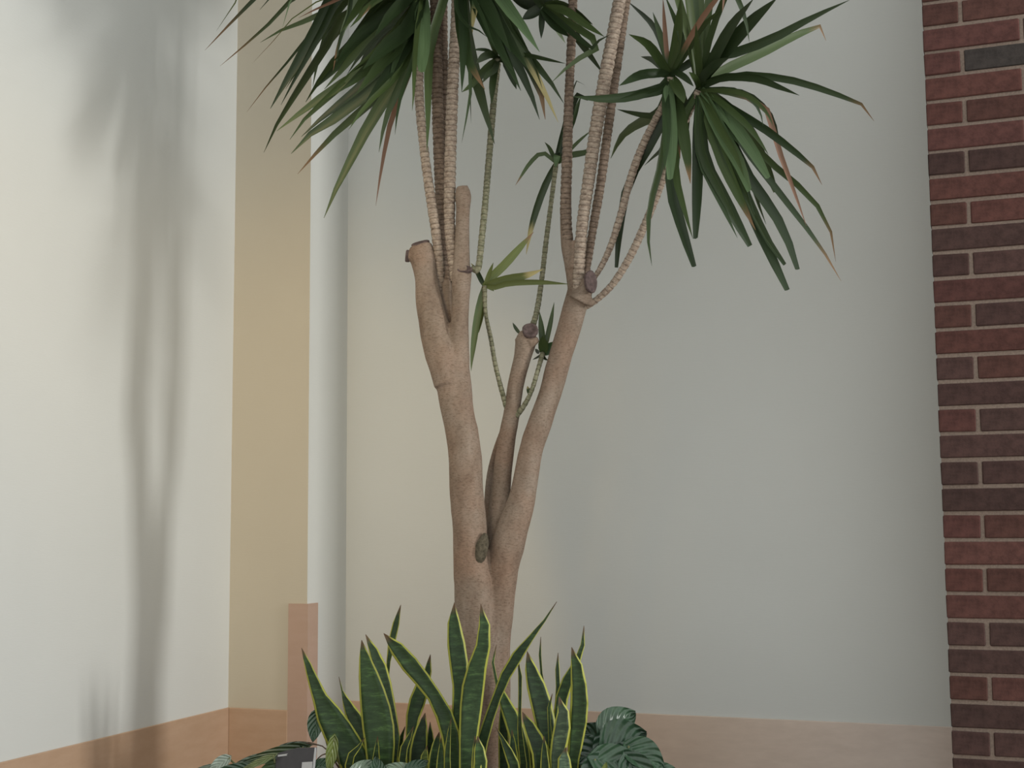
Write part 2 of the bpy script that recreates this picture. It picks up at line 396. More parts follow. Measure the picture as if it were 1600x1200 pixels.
def disc(name, x, y, Y, rx, ry, axis, m, parent, label=None, h=0.008):
    """sawn end of a branch: a short irregular dished slab facing along axis."""
    c = P(x, y, lean(x, y, Y)); s = mpp(c); n = Vector(axis).normalized(); u = n.cross(Vector((0, 0, 1)) if abs(n.z) < 0.9 else Vector((1, 0, 0))).normalized(); v = n.cross(u)
    bm = bmesh.new(); R = []
    for k, (rr, hh) in enumerate(((1.06, -h), (1.08, 0), (0.9, 0.002), (0.72, -0.001), (0.35, -0.003))):
        R.append([bm.verts.new(c+n*hh+(u*math.cos(a)*rx+v*math.sin(a)*ry)*s*rr*(1+0.10*noise.noise(Vector((math.cos(a)*1.5, math.sin(a)*1.5, x+k*0.2))))) for a in [i*math.pi/8 for i in range(16)]])
    for a, b in zip(R, R[1:]):
        for i in range(16): bm.faces.new((a[i], a[(i+1) % 16], b[(i+1) % 16], b[i]))
    bm.faces.new(R[-1])
    bmesh.ops.recalc_face_normals(bm, faces=bm.faces)
    o = from_bm(name, bm, m, parent, True)
    if label: o['label'] = label
disc('cut_end', 657, 379, YL-0.012, 17, 13, (-0.1, -0.35, 0.93), M_cut, trunk, 'dark sawn branch end')
disc('cut_end', 828, 515, YM-0.022, 12, 12, (0.25, -0.85, 0.45), M_cut, trunk, 'dark round sawn branch end')
disc('cut_end', 924, 440, YR-0.042, 10, 17, (0.75, -0.65, 0.1), M_cut, trunk, 'dark oval sawn branch end')
disc('cut_end', 635, 400, YL-0.022, 8, 9, (-0.9, -0.4, 0.1), M_cut, trunk)
disc('cut_end', 697, 437, YL+0.03, 9, 8, (0, -0.5, 0.85), M_cut, trunk)
disc('cut_end', 726, 420, YL-0.022, 11, 6, (0.2, -0.8, 0.5), M_cut, trunk)
bm = bmesh.new()                                                 # rough scar where a branch broke off, in the crotch
tube(bm, px_path([(758, 834, 6, YL-0.022), (755, 848, 20, YL-0.020), (750, 862, 24, YL-0.021), (747, 876, 16, YL-0.022), (746, 884, 5, YL-0.020)]), 10, 10, None, True, 0.5)
from_bm('bark_scar', bm, M_scar, trunk)

canes = {}
def cane(key, rows, m=None, sides=10):
    path = px_path(rows); L = sum((Vector(a[:3])-Vector(b[:3])).length for a, b in zip(path, path[1:]))
    n = max(12, int(L/0.0045)); bm = bmesh.new(); ph = random.random()*9
    def rf(l):
        u = (l*80+ph) % 1.0
        return (0.93 if u < 0.3 else 1.05)+0.05*noise.noise(Vector((l*60, ph, 0)))
    tube(bm, path, n, sides, rf, True, 0.0, 80.0)
    o = from_bm('cane', bm, m or M_cane, tree); x, y, wd, Y = rows[-1]; canes[key] = (o, (x, y, wd, lean(x, y, Y))); return o
cane('c1', [(680, 480, 14, 2.93), (687, 430, 15, 2.915), (682, 370, 15, 2.89), (673, 310, 15, 2.88), (664, 245, 14, 2.875), (657, 180, 14, 2.87), (654, 120, 15, 2.87), (656, 50, 15, 2.875), (660, -10, 15, 2.88)])
cane('c2', [(697, 440, 15, 2.93), (690, 360, 16, 2.93), (687, 270, 17, 2.925), (684, 170, 18, 2.92), (682, 70, 18, 2.92), (681, 0, 18, 2.92), (684, -60, 18, 2.92)], M_cane_d)
cane('c3', [(712, 440, 16, 2.90), (703, 360, 17, 2.895), (703, 280, 18, 2.89), (705, 200, 18, 2.885), (708, 120, 18, 2.88), (713, 30, 17, 2.88), (716, -70, 17, 2.88)])
cane('c3b', [(700, 440, 12, 2.95), (697, 330, 12, 2.95), (695, 200, 13, 2.95), (693, 60, 13, 2.95), (692, -120, 13, 2.95), (689, -270, 13, 2.93)], M_cane_d)
cane('c4', [(738, 418, 9, 2.90), (747, 420, 10, 2.90), (753, 370, 10, 2.905), (758, 320, 10, 2.91), (763, 260, 10, 2.915), (768, 200, 10, 2.92), (773, 140, 10, 2.92), (778, 92, 11, 2.92)], M_cane_g)
cane('c5', [(795, 650, 8, 2.95), (788, 625, 8, 2.945), (775, 575, 7, 2.94), (767, 530, 7, 2.93), (759, 490, 6, 2.93), (757, 447, 8, 2.93)], M_cane_g)
cane('c6', [(806, 650, 10, 2.95), (818, 635, 8, 2.945), (830, 612, 7, 2.94), (840, 580, 7, 2.94), (848, 552, 8, 2.94)], M_cane_g)
cane('c7', [(828, 520, 10, 2.965), (838, 490, 9, 2.965), (846, 440, 8, 2.965), (853, 380, 8, 2.965), (862, 310, 7, 2.965), (869, 255, 8, 2.965)], M_cane_g)
cane('r1', [(889, 400, 17, 2.92), (884, 330, 17, 2.915), (886, 250, 16, 2.91), (889, 150, 14, 2.91), (893, 60, 14, 2.91), (896, -30, 14, 2.91), (898, -110, 14, 2.91)], M_cane_d)
cane('r2', [(903, 470, 19, 2.915), (904, 430, 18, 2.905), (910, 350, 18, 2.895), (920, 280, 19, 2.89), (930, 210, 20, 2.885), (944, 130, 21, 2.88), (957, 60, 20, 2.88), (970, -10, 20, 2.88), (995, -150, 19, 2.88), (1012, -290, 18, 2.88)])
cane('r3', [(910, 460, 12, 2.95), (926, 360, 13, 2.945), (938, 290, 14, 2.94), (949, 210, 14, 2.94), (960, 130, 14, 2.94), (974, 30, 14, 2.94), (985, -60, 14, 2.94), (992, -240, 14, 2.96)], M_cane_d)
cane('r4', [(908, 455, 8, 2.93), (930, 432, 8, 2.92), (952, 390, 10, 2.91), (970, 335, 11, 2.90), (985, 280, 12, 2.89), (1003, 230, 12, 2.88), (1025, 185, 11, 2.87), (1043, 150, 11, 2.86), (1047, 122, 12, 2.86)])
cane('r5', [(905, 485, 9, 2.93), (930, 470, 10, 2.92), (958, 443, 11, 2.91), (985, 400, 12, 2.90), (1008, 350, 12, 2.89), (1030, 295, 12, 2.88), (1050, 240, 12, 2.87), (1072, 185, 12, 2.86), (1092, 142, 13, 2.855)])

# ------------------------------------------------------------------ strap leaves
GREENS = [(0.040, 0.064, 0.019), (0.033, 0.054, 0.018), (0.050, 0.078, 0.023), (0.036, 0.060, 0.023), (0.058, 0.086, 0.028)]
rl = random.Random(21)
def strap_mesh(pts3, width, roll, fold=0.22, n=8, blunt=False):
    """pts3 from base to tip."""
    S = cr_sample([tuple(p) for p in pts3], n); Q = [Vector(s) for s in S]; bm = bmesh.new(); uvl = bm.loops.layers.uv.verify(); rows = []
    for i, p in enumerate(Q):
        T = (Q[min(i+1, n)]-Q[max(i-1, 0)]).normalized(); V = (CAM-p).normalized()
        W = T.cross(V)
        W = W.normalized() if W.length > 0.05 else T.cross(Vector((0, 0, 1))).normalized()
        N = W.cross(T); a = roll*(0.6+0.4*i/n); W2 = W*math.cos(a)+N*math.sin(a); N2 = W2.cross(T)
        u = i/n; wd = width*0.5*min(1, 0.62+1.9*u)*(1 if u < 0.45 else max(0.03, 1-((u-0.45)/0.55)**1.9))
        if blunt: wd = width*0.5*min(1, 0.62+1.9*u)*(1-0.6*max(0, (u-0.55)/0.45)**2)
        rows.append([bm.verts.new(p-W2*wd), bm.verts.new(p-N2*wd*fold*2), bm.verts.new(p+W2*wd)])
    for i in range(n):
        for k in range(2):
            f = bm.faces.new((rows[i][k], rows[i][k+1], rows[i+1][k+1], rows[i+1][k])); f.smooth = True
            for lp, (ii, kk) in zip(f.loops, ((i, k), (i, k+1), (i+1, k+1), (i+1, k))): lp[uvl].uv = (kk/2, ii/n)
    me = bpy.data.meshes.new('leaf'); bm.to_mesh(me); bm.free(); return me
count = {}
def strap(key, tip_to_base, wd, tone=None, mt=None, dy=None, head=None, roll=None, L=None, blunt=False):
    """leaf through frame points listed from tip to base; swings in depth so that its true length is natural."""
    ob, (hx, hy, _, hY) = canes[key]
    if head: hx, hy = head
    q = [(x, y) for x, y in tip_to_base][::-1]
    if math.hypot(q[0][0]-hx, q[0][1]-hy) > 6: q = [(hx, hy)]+q
    ln = [0]
    for a, b in zip(q, q[1:]): ln.append(ln[-1]+math.hypot(a[0]-b[0], a[1]-b[1]))
    s = mpp(P(hx, hy, hY)); l = ln[-1]*s
    if dy is None:
        L_ = L or rl.uniform(0.36, 0.46); d = math.sqrt(max(0.0, L_*L_-l*l))*0.75+0.08
        dy = max(-0.30, min(0.26, d*rl.choice((-1, -1, 1))))
        if l < 0.2 and L is None: dy *= 0.5
    pts = [P(x, y, hY+dy*(t_/ln[-1])**1.15) for (x, y), t_ in zip(q, ln)]
    me = strap_mesh(pts, (wd if wd < 15 else 15+(wd-15)*0.6)*s*1.12, roll if roll is not None else rl.uniform(-0.6, 0.6), blunt=blunt)
    j = rl.uniform(0.85, 1.2); c = tone or rl.choice(GREENS)
    link_mesh('leaf', me, mt or M_leaf, ob, tuple(x*j for x in c)); count[key] = count.get(key, 0)+1
D = lambda *a: [(320+.225*x, .225*y) for x, y in a]
Mm = lambda *a: [(600+.225*x, .225*y) for x, y in a]
C2 = lambda *a: [(780+.375*x, .375*y) for x, y in a]
LIGHT = (0.105, 0.165, 0.075); PALE = (0.17, 0.22, 0.13); YEL = (0.105, 0.13, 0.035); DK = (0.024, 0.042, 0.015)
# left-hand crown
LEFT_FAN = [
    ('c2', D((0, 350), (180, 160), (330, 20), (430, -120)), 9, None, M_leaf_t), ('c2', D((80, 215), (160, 120), (220, 0), (260, -90)), 5, YEL, None),
    ('c2', D((105, 460), (340, 260), (570, 50), (700, -80)), 7, None, M_leaf_t), ('c2', D((380, 70), (470, 10), (560, -60)), 7, None, None),
    ('c3', D((330, 440), (450, 310), (560, 210), (760, 20)), 2.5, YEL, M_leaf_t), ('c2', D((385, 295), (560, 195), (780, 115), (1000, -20)), 10, None, None),
    ('c2', D((650, 125), (800, 50), (920, 0), (1050, -60)), 6, None, M_leaf_b), ('c3', D((540, 190), (560, 100), (600, 0), (700, -120)), 6, LIGHT, None),
    ('c2', D((290, 780), (420, 610), (600, 400), (750, 210), (900, 0)), 5, None, M_leaf_t), ('c2', D((455, 755), (560, 570), (680, 370), (780, 200), (860, 60), (960, -100)), 24, DK, None),
    ('c2', D((930, 330), (960, 210), (1010, 100), (1040, 0), (1080, -120)), 19, PALE, None), ('c1', D((410, 1060), (480, 900), (600, 700), (740, 480), (900, 230), (1020, 60)), 14, None, None),
    ('c1', D((500, 910), (680, 770), (850, 650), (1050, 530), (1300, 400), (1430, 280)), 19, None, None), ('c1', D((590, 970), (690, 830), (830, 700), (1050, 500), (1300, 250)), 13, None, None),
    ('c1', D((600, 1067), (720, 940), (850, 860), (1000, 740), (1200, 580), (1420, 330)), 23, None, None), ('c1', D((670, 950), (800, 830), (960, 700), (1150, 540), (1380, 280)), 18, DK, None),
    ('c1', D((644, 1209), (770, 1067), (900, 930), (1050, 800), (1250, 620), (1420, 420)), 13, None, M_leaf_t), ('c1', D((827, 1515), (930, 1270), (1050, 1040), (1140, 860), (1260, 670), (1420, 400)), 20, None, None),
    ('c1', D((1000, 900), (1080, 780), (1180, 670), (1330, 520), (1430, 350)), 11, None, None), ('c1', D((1209, 1058), (1250, 850), (1310, 690), (1400, 500), (1450, 330)), 13, None, None),
    ('c1', D((1187, 1431), (1230, 1150), (1290, 850), (1380, 600), (1440, 420)), 9, None, M_leaf_b), ('c2', D((700, 710), (850, 480), (1000, 330), (1150, 130), (1280, -30)), 20, None, None),
    ('c2', D((760, 620), (960, 420), (1110, 230), (1220, 80), (1330, -60)), 22, DK, None), ('c1', D((1040, 530), (1150, 350), (1300, 200), (1420, 90)), 22, DK, None),
    ('c2', D((830, 620), (1000, 430), (1070, 320), (1200, 180), (1400, 0)), 20, None, None), ('c1', D((1100, 480), (1250, 330), (1420, 180)), 25, DK, None),
    ('c2', D((1180, 250), (1280, 110), (1400, -10)), 18, DK, None), ('c1', D((1250, 420), (1330, 300), (1430, 190)), 14, DK, None),
    ('c1', D((1310, 490), (1400, 350), (1450, 220)), 14, None, None), ('c1', D((1440, 770), (1450, 650), (1455, 480), (1470, 250)), 7, None, None),
    ('c3', D((1542, 1058), (1550, 850), (1552, 600), (1570, 300)), 13, None, None), ('c2', D((750, 600), (800, 360), (900, 120), (980, -50)), 14, None, None),
    ('c2', D((1010, 190), (1090, 100), (1180, 0)), 14, None, None), ('c1', D((880, 520), (1000, 330), (1130, 200), (1300, 60)), 20, DK, None),
    ('c1', D((930, 640), (1080, 520), (1250, 360), (1400, 200)), 22, None, None), ('c1', D((1120, 700), (1230, 560), (1350, 400), (1440, 230)), 18, DK, None),
    ('c2', D((950, 220), (1080, 40), (1200, -80)), 18, None, None), ('c2', D((880, 160), (960, 20), (1060, -100)), 16, DK, None),
    ('c1', D((1180, 420), (1300, 250), (1420, 120)), 20, DK, None), ('c2', D((780, 420), (900, 250), (1000, 120), (1120, -20)), 16, None, M_leaf_t),
    ('c2', D((560, 620), (700, 400), (850, 200), (960, 30)), 9, None, None), ('c1', D((1060, 640), (1190, 480), (1360, 290)), 20, None, None),
]
for key, pts, wd, tone, mt in LEFT_FAN: strap(key, pts, wd, tone, mt)
def neighbours(rows, keys, n, wmul, seed):
    r = random.Random(seed); rows = [q for q in rows if q[0] in keys and q[2] >= 9]
    for i in range(n):
        key, pts, wd, tone, mt = r.choice(rows); (hx, hy) = canes[key][1][:2]
        ox, oy = r.uniform(-16, 16), r.uniform(-12, 12); k = r.uniform(0.80, 0.97)
        q = [(hx+(x-hx)*k+ox*(1-j/len(pts)), hy+(y-hy)*k+oy*(1-j/len(pts))) for j, (x, y) in enumerate(pts)]
        strap(key, q, max(6, wd*wmul*r.uniform(0.7, 1.1)), r.choice((DK, None, None)), r.choice((None, None, M_leaf_t)))
neighbours(LEFT_FAN, ('c1', 'c2'), 18, 0.62, 5)
strap('c1', D((1505, 495), (1512, 300), (1512, 100), (1506, -60)), 26, LIGHT, None, dy=-0.16, roll=0.1, blunt=True)
# leaves hanging to the right of the left-hand canes
for key, pts, wd, tone, mt in [
    ('c3', Mm((615, 210), (625, 100), (640, 0), (620, -150)), 14, LIGHT, M_leaf_y), ('c3', Mm((600, 345), (605, 260), (612, 150), (600, -50)), 6, YEL, M_leaf_y),
    ('c3', Mm((540, 640), (548, 400), (550, 200), (545, 20)), 13, DK, None), ('c3', Mm((768, 1000), (690, 730), (620, 470), (560, 200), (540, -50)), 22, None, None),
    ('c3', Mm((540, 990), (572, 820), (600, 660), (590, 400)), 6, None, None), ('c3', Mm((605, 860), (602, 760), (596, 620), (580, 300)), 4, None, None),
    ('c3', Mm((950, 630), (880, 480), (780, 280), (680, 80), (600, -120)), 20, DK, None), ('c3', Mm((1080, 830), (1000, 600), (850, 300), (720, 60), (620, -150)), 18, DK, None),
    ('c3', Mm((1120, 830), (1080, 610), (980, 400), (850, 150), (760, -40)), 24, None, M_leaf_t), ('c3', Mm((1210, 850), (1120, 650), (1000, 420), (880, 230), (740, -30)), 16, None, M_leaf_y),
    ('c3', Mm((1250, 720), (1150, 560), (1030, 420), (900, 280), (750, 20)), 18, None, None), ('c3', Mm((1080, 360), (950, 170), (850, 40), (740, -120)), 22, LIGHT, None),
    ('c3', Mm((780, 340), (730, 240), (690, 130), (620, -20)), 6, DK, None), ('c3', Mm((900, 500), (800, 330), (720, 180), (640, 0)), 20, DK, None),
    ('c3', Mm((1000, 480), (880, 300), (780, 140), (680, -40)), 22, DK, None), ('c3', Mm((880, 360), (800, 200), (720, 40)), 20, DK, None),
    ('c3', Mm((720, 260), (640, 200), (570, 170), (500, 30)), 6, DK, None), ('c3', Mm((700, 620), (640, 520), (580, 400), (540, 150)), 20, None, M_leaf_t),
    ('c4', Mm((610, 350), (660, 343), (730, 355)), 5, DK, None), ('c4', Mm((640, 440), (690, 395), (750, 378)), 11, None, None), ('c4', Mm((685, 575), (720, 520), (770, 480)), 9, None, None),
    ('c4', Mm((748, 720), (752, 600), (770, 480)), 10, None, None), ('c4', Mm((1262, 442), (1130, 412), (1000, 385), (880, 372)), 6, None, None), ('c4', Mm((920, 620), (880, 500), (830, 410)), 12, DK, None),
    ('c4', Mm((540, 640), (610, 590), (690, 500), (760, 430)), 12, None, None), ('c4', Mm((700, 180), (750, 300), (785, 390)), 7, None, None),
]: strap(key, pts, wd, tone, mt)
H1 = (600+.225*1100, .225*50)
for pts, wd, tone in [(Mm((958, 135), (1030, 90)), 15, DK), (Mm((1092, 268), (1095, 160)), 9, DK), (Mm((880, -15), (1000, 30)), 16, DK), (Mm((1285, 255), (1200, 180), (1140, 110)), 15, DK),
                      (Mm((1450, 170), (1330, 90), (1200, 30)), 14, None), (Mm((1530, 255), (1400, 170), (1250, 70)), 12, None), (Mm((1530, 520), (1420, 370), (1310, 220), (1180, 80)), 12, None), (Mm((1260, 300), (1200, 200), (1140, 90)), 8, PALE),
                      (Mm((1165, 572), (1260, 478), (1400, 370), (1480, 290)), 10, None), (Mm((1570, 240), (1500, 270), (1440, 330)), 8, DK), (Mm((1020, -100), (1060, -20)), 14, DK), (Mm((1190, -130), (1150, -30)), 14, DK)]:
    strap('r1', pts, wd, tone, None, dy=rl.uniform(-0.12, 0.14), head=H1)
# single young shoots among the trunks
F = lambda *a: list(a)
for key, pts, wd, tone, mt in [
    ('c7', F((805, 290), (828, 255), (848, 239)), 6, None, M_leaf_t), ('c7', F((851, 222), (859, 232)), 6, None, None), ('c7', F((822, 398), (831, 352), (847, 302), (864, 264)), 10, None, M_leaf_y),
    ('c7', F((936, 226), (915, 238), (890, 243)), 9, None, None), ('c7', F((908, 150), (895, 185), (880, 220)), 12, None, None), ('c7', F((925, 203), (905, 220), (885, 240)), 5, None, None), ('c7', F((868, 262), (871, 240)), 10, LIGHT, None), ('c7', F((885, 225), (876, 240)), 8, LIGHT, None),
    ('c7', F((914, 133), (897, 134)), 4, None, None), ('c7', F((935, 150), (915, 155), (898, 152), (882, 210)), 12, DK, None),
    ('c5', F((834, 362), (815, 384), (788, 414), (765, 436)), 12, YEL, M_leaf_t), ('c5', F((848, 421), (820, 431), (790, 437)), 12, YEL, M_leaf_y), ('c5', F((890, 444), (840, 441), (795, 443), (770, 450)), 8, YEL, None),
    ('c5', F((736, 580), (738, 555), (745, 500), (753, 460)), 10, None, None), ('c5', F((771, 410), (765, 426)), 6, YEL, None), ('c5', F((736, 411), (745, 424), (752, 438)), 7, DK, M_leaf_y), ('c5', F((772, 455), (765, 449)), 6, YEL, None),
    ('c5', F((748, 520), (752, 480), (756, 455)), 11, YEL, None),
    ('c6', F((843, 487), (846, 515), (848, 540)), 9, None, None), ('c6', F((866, 472), (860, 505), (852, 540)), 7, None, None), ('c6', F((865, 534), (857, 545)), 14, (0.05, 0.11, 0.035), None), ('c6', F((832, 562), (840, 558)), 3, DK, None), ('c6', F((836, 545), (842, 552)), 5, DK, None),
    ('c6', F((848, 525), (849, 545)), 14, None, None), ('c6', F((857, 563), (851, 560)), 4, DK, None),
]: strap(key, pts, wd, tone, mt, dy=rl.uniform(-0.05, 0.05), roll=rl.uniform(-0.3, 0.3))
strap('c7', F((801, 504), (806, 513), (812, 521)), 5, None, None, dy=0.0, head=(815, 525)); strap('c6', F((824, 603), (828, 617)), 6, None, M_leaf_y, dy=0, head=(828, 620))
# right-hand crown
HA, HB = (1047, 118), (1093, 138)
RIGHT_FAN = [
    ('r4', C2((535, 5), (640, 105), (690, 220)), 9, None, None), ('r4', C2((540, 143), (620, 185), (685, 275)), 13, None, None), ('r4', C2((590, 236), (640, 250), (690, 290)), 10, None, None),
    ('r4', C2((500, 357), (590, 312), (680, 305)), 13, DK, None), ('r4', C2((495, 416), (600, 394), (690, 370)), 11, DK, None), ('r4', C2((305, 402), (430, 412), (560, 400), (680, 360)), 13, DK, None),
    ('r4', C2((490, 455), (560, 472), (640, 480), (690, 420)), 9, None, None), ('r4', C2((465, 660), (510, 570), (580, 515), (660, 480), (700, 400)), 16, None, None), ('r4', C2((605, 690), (650, 645), (690, 600), (705, 450)), 9, None, None),
    ('r4', C2((712, 745), (716, 560), (705, 400), (705, 330)), 19, LIGHT, None), ('r4', C2((797, 765), (775, 600), (745, 440), (715, 330)), 17, None, M_leaf_t), ('r5', C2((818, 992), (826, 760), (828, 560), (835, 420)), 15, DK, None),
    ('r4', C2((636, 1108), (620, 980), (630, 850), (670, 700), (700, 500)), 10, None, None), ('r4', C2((488, 1115), (505, 930), (540, 760), (620, 620), (690, 480)), 13, DK, None), ('r5', C2((812, 1110), (755, 930), (715, 760), (740, 560), (800, 420)), 16, DK, None),
    ('r5', C2((1045, 1025), (950, 850), (860, 680), (835, 520)), 21, DK, None), ('r5', C2((1068, 958), (990, 800), (920, 640), (865, 460)), 17, None, M_leaf_t), ('r5', C2((1042, 792), (1000, 680), (930, 560), (860, 420)), 22, LIGHT, None),
    ('r5', C2((1152, 800), (1090, 650), (1000, 520), (900, 410)), 18, None, None), ('r5', C2((1200, 1208), (1130, 1060), (1060, 900), (980, 720), (890, 480)), 19, DK, None), ('r5', C2((1190, 1102), (1120, 1000), (1060, 880), (960, 650)), 12, None, None),
    ('r5', C2((1243, 1122), (1190, 970), (1120, 850), (1040, 740), (920, 500)), 17, DK, None), ('r5', C2((1112, 935), (1080, 850), (1050, 760), (950, 560)), 10, None, None), ('r5', C2((1402, 1090), (1380, 960), (1320, 850), (1220, 750), (1090, 640), (930, 440)), 9, None, M_leaf_t),
    ('r5', C2((1425, 1172), (1340, 1030), (1250, 910), (1150, 780), (1040, 640), (910, 450)), 10, None, M_leaf_t), ('r5', C2((1280, 942), (1230, 800), (1160, 610), (1110, 450), (1000, 395), (880, 375)), 8, None, M_leaf_b), ('r5', C2((1165, 572), (1130, 480), (1030, 395), (900, 378)), 11, DK, None),
    ('r5', C2((1345, 770), (1310, 700), (1130, 555), (980, 460), (880, 400)), 11, DK, M_leaf_t), ('r5', C2((1110, 640), (1060, 560), (1000, 490), (890, 400)), 16, None, None), ('r5', C2((1250, 397), (1160, 360), (1060, 325), (920, 325)), 12, DK, None),
    ('r5', C2((1562, 505), (1555, 462), (1450, 410), (1220, 335), (1010, 312), (900, 335)), 10, None, M_leaf_t), ('r5', C2((1362, 170), (1352, 108), (1230, 150), (1080, 225), (900, 310)), 14, None, M_leaf_t),
    ('r4', C2((1460, 0), (1300, 75), (1160, 150), (1000, 215), (850, 245), (740, 285)), 13, DK, None), ('r5', C2((1160, -10), (1040, 100), (940, 210), (860, 310)), 22, DK, None), ('r5', C2((1060, -5), (960, 120), (870, 290)), 16, DK, None),
    ('r5', C2((1042, 175), (1020, 60), (960, -40), (880, 150)), 9, None, None), ('r4', C2((757, -10), (742, 150), (722, 260)), 14, None, None), ('r4', C2((682, -10), (690, 120), (700, 240)), 7, None, M_leaf_b), ('r4', C2((690, -20), (740, 100), (765, 190), (745, 260)), 9, None, None),
    ('r5', C2((868, 195), (845, 100), (815, -30), (800, 140)), 13, None, None), ('r4', C2((925, 35), (840, 120), (770, 230)), 10, None, None), ('r4', C2((930, 50), (935, 10), (930, -30), (830, 100)), 8, None, M_leaf_b),
    ('r5', C2((1000, 600), (930, 500), (870, 410)), 18, LIGHT, None), ('r5', C2((900, 640), (870, 520), (845, 420)), 17, None, None), ('r4', C2((770, 430), (750, 380), (720, 320)), 18, None, None), ('r5', C2((970, 560), (930, 470), (870, 390)), 16, PALE, None),
    ('r4', C2((810, 360), (770, 320), (730, 300)), 9, DK, None), ('r5', C2((790, 300), (820, 330)), 9, None, None), ('r5', C2((960, 240), (900, 270), (850, 320)), 13, DK, None), ('r5', C2((820, 100), (828, 220), (835, 320)), 11, None, None), ('r4', C2((640, 50), (680, 170), (705, 260)), 11, None, None),
    ('r5', C2((1010, 720), (960, 600), (890, 450)), 20, None, None), ('r5', C2((1120, 740), (1050, 620), (940, 470)), 16, LIGHT, None), ('r4', C2((790, 540), (770, 440), (730, 340)), 15, None, None),
]
for key, pts, wd, tone, mt in RIGHT_FAN: strap(key, pts, wd, tone, mt, head=HA if key == 'r4' else HB, blunt=(pts[0][1] > 270 and mt is None and wd >= 12))

neighbours([q for q in RIGHT_FAN if 150 < q[1][0][1] < 430 and q[1][0][0] > 1040], ('r4', 'r5'), 16, 0.65, 11)

# the crowns above the frame, the leaves turned to the wall and to the room
def proj(p):
    d = p-CAM; z = d.dot(CF); return 800+FPX*d.dot(CR)/z, 600-FPX*d.dot(CU)/z
def crown(key, n, emin, emax, ok, L0=0.40, L1=0.56, wd=0.021, stuff_=True, az0=0.0, az1=2*math.pi):
    joined = bmesh.new() if stuff_ else None
    ob, (hx, hy, _, hY) = canes[key]; H = P(hx, hy, hY); made = 0; tries = 0
    while made < n and tries < n*40:
        tries += 1
        az = rl.uniform(az0, az1); el = math.radians(rl.uniform(emin, emax)); L = rl.uniform(L0, L1)
        d = Vector((math.cos(az)*math.cos(el), math.sin(az)*math.cos(el), math.sin(el)))
        pts = [H+Vector((0, 0, rl.uniform(-0.05, 0.03)))]
        v = d.copy(); g_ = rl.uniform(0.10, 0.24)
        for i in range(5): pts.append(pts[-1]+v*(L/5)); v = (v+Vector((0, 0, -g_))).normalized()
        if any(p.y > 3.36 or p.x < XL+0.05 for p in pts): continue
        if not all(ok(*proj(p)) for p in pts[2:]): continue
        me = strap_mesh(pts, wd*rl.uniform(0.7, 1.15), rl.uniform(-0.9, 0.9), n=7); made += 1
        if joined is None:
            j = rl.uniform(0.8, 1.2); link_mesh('leaf', me, M_leaf, ob, tuple(x*j for x in rl.choice(GREENS)))
        else: joined.from_mesh(me); bpy.data.meshes.remove(me)
    if joined is not None:
        o = from_bm('upper_foliage', joined, M_leaf, ob, color=GREENS[0]); o['kind'] = 'stuff'
above = lambda x, y: y < -8
crown('c2', 60, -25, 60, above); crown('c3', 50, -25, 60, lambda x, y: y < -8 or (640 < x < 760 and y < 40))
crown('c3b', 100, -45, 45, above, 0.45, 0.66, 0.024); crown('c3b', 110, -50, 20, above, 0.5, 0.75, 0.026, True, -2.6, -0.7); crown('r1', 40, -25, 70, above); crown('r2', 40, -40, 75, above); crown('r3', 40, -40, 70, above)
crown('c1', 3, -60, 20, lambda x, y: 480 < x < 655 and -60 < y < 130, 0.3, 0.45, stuff_=False)
crown('r5', 8, 20, 80, lambda x, y: 1000 < x < 1200 and y < 130, 0.3, 0.45, stuff_=False)

LEAN = False
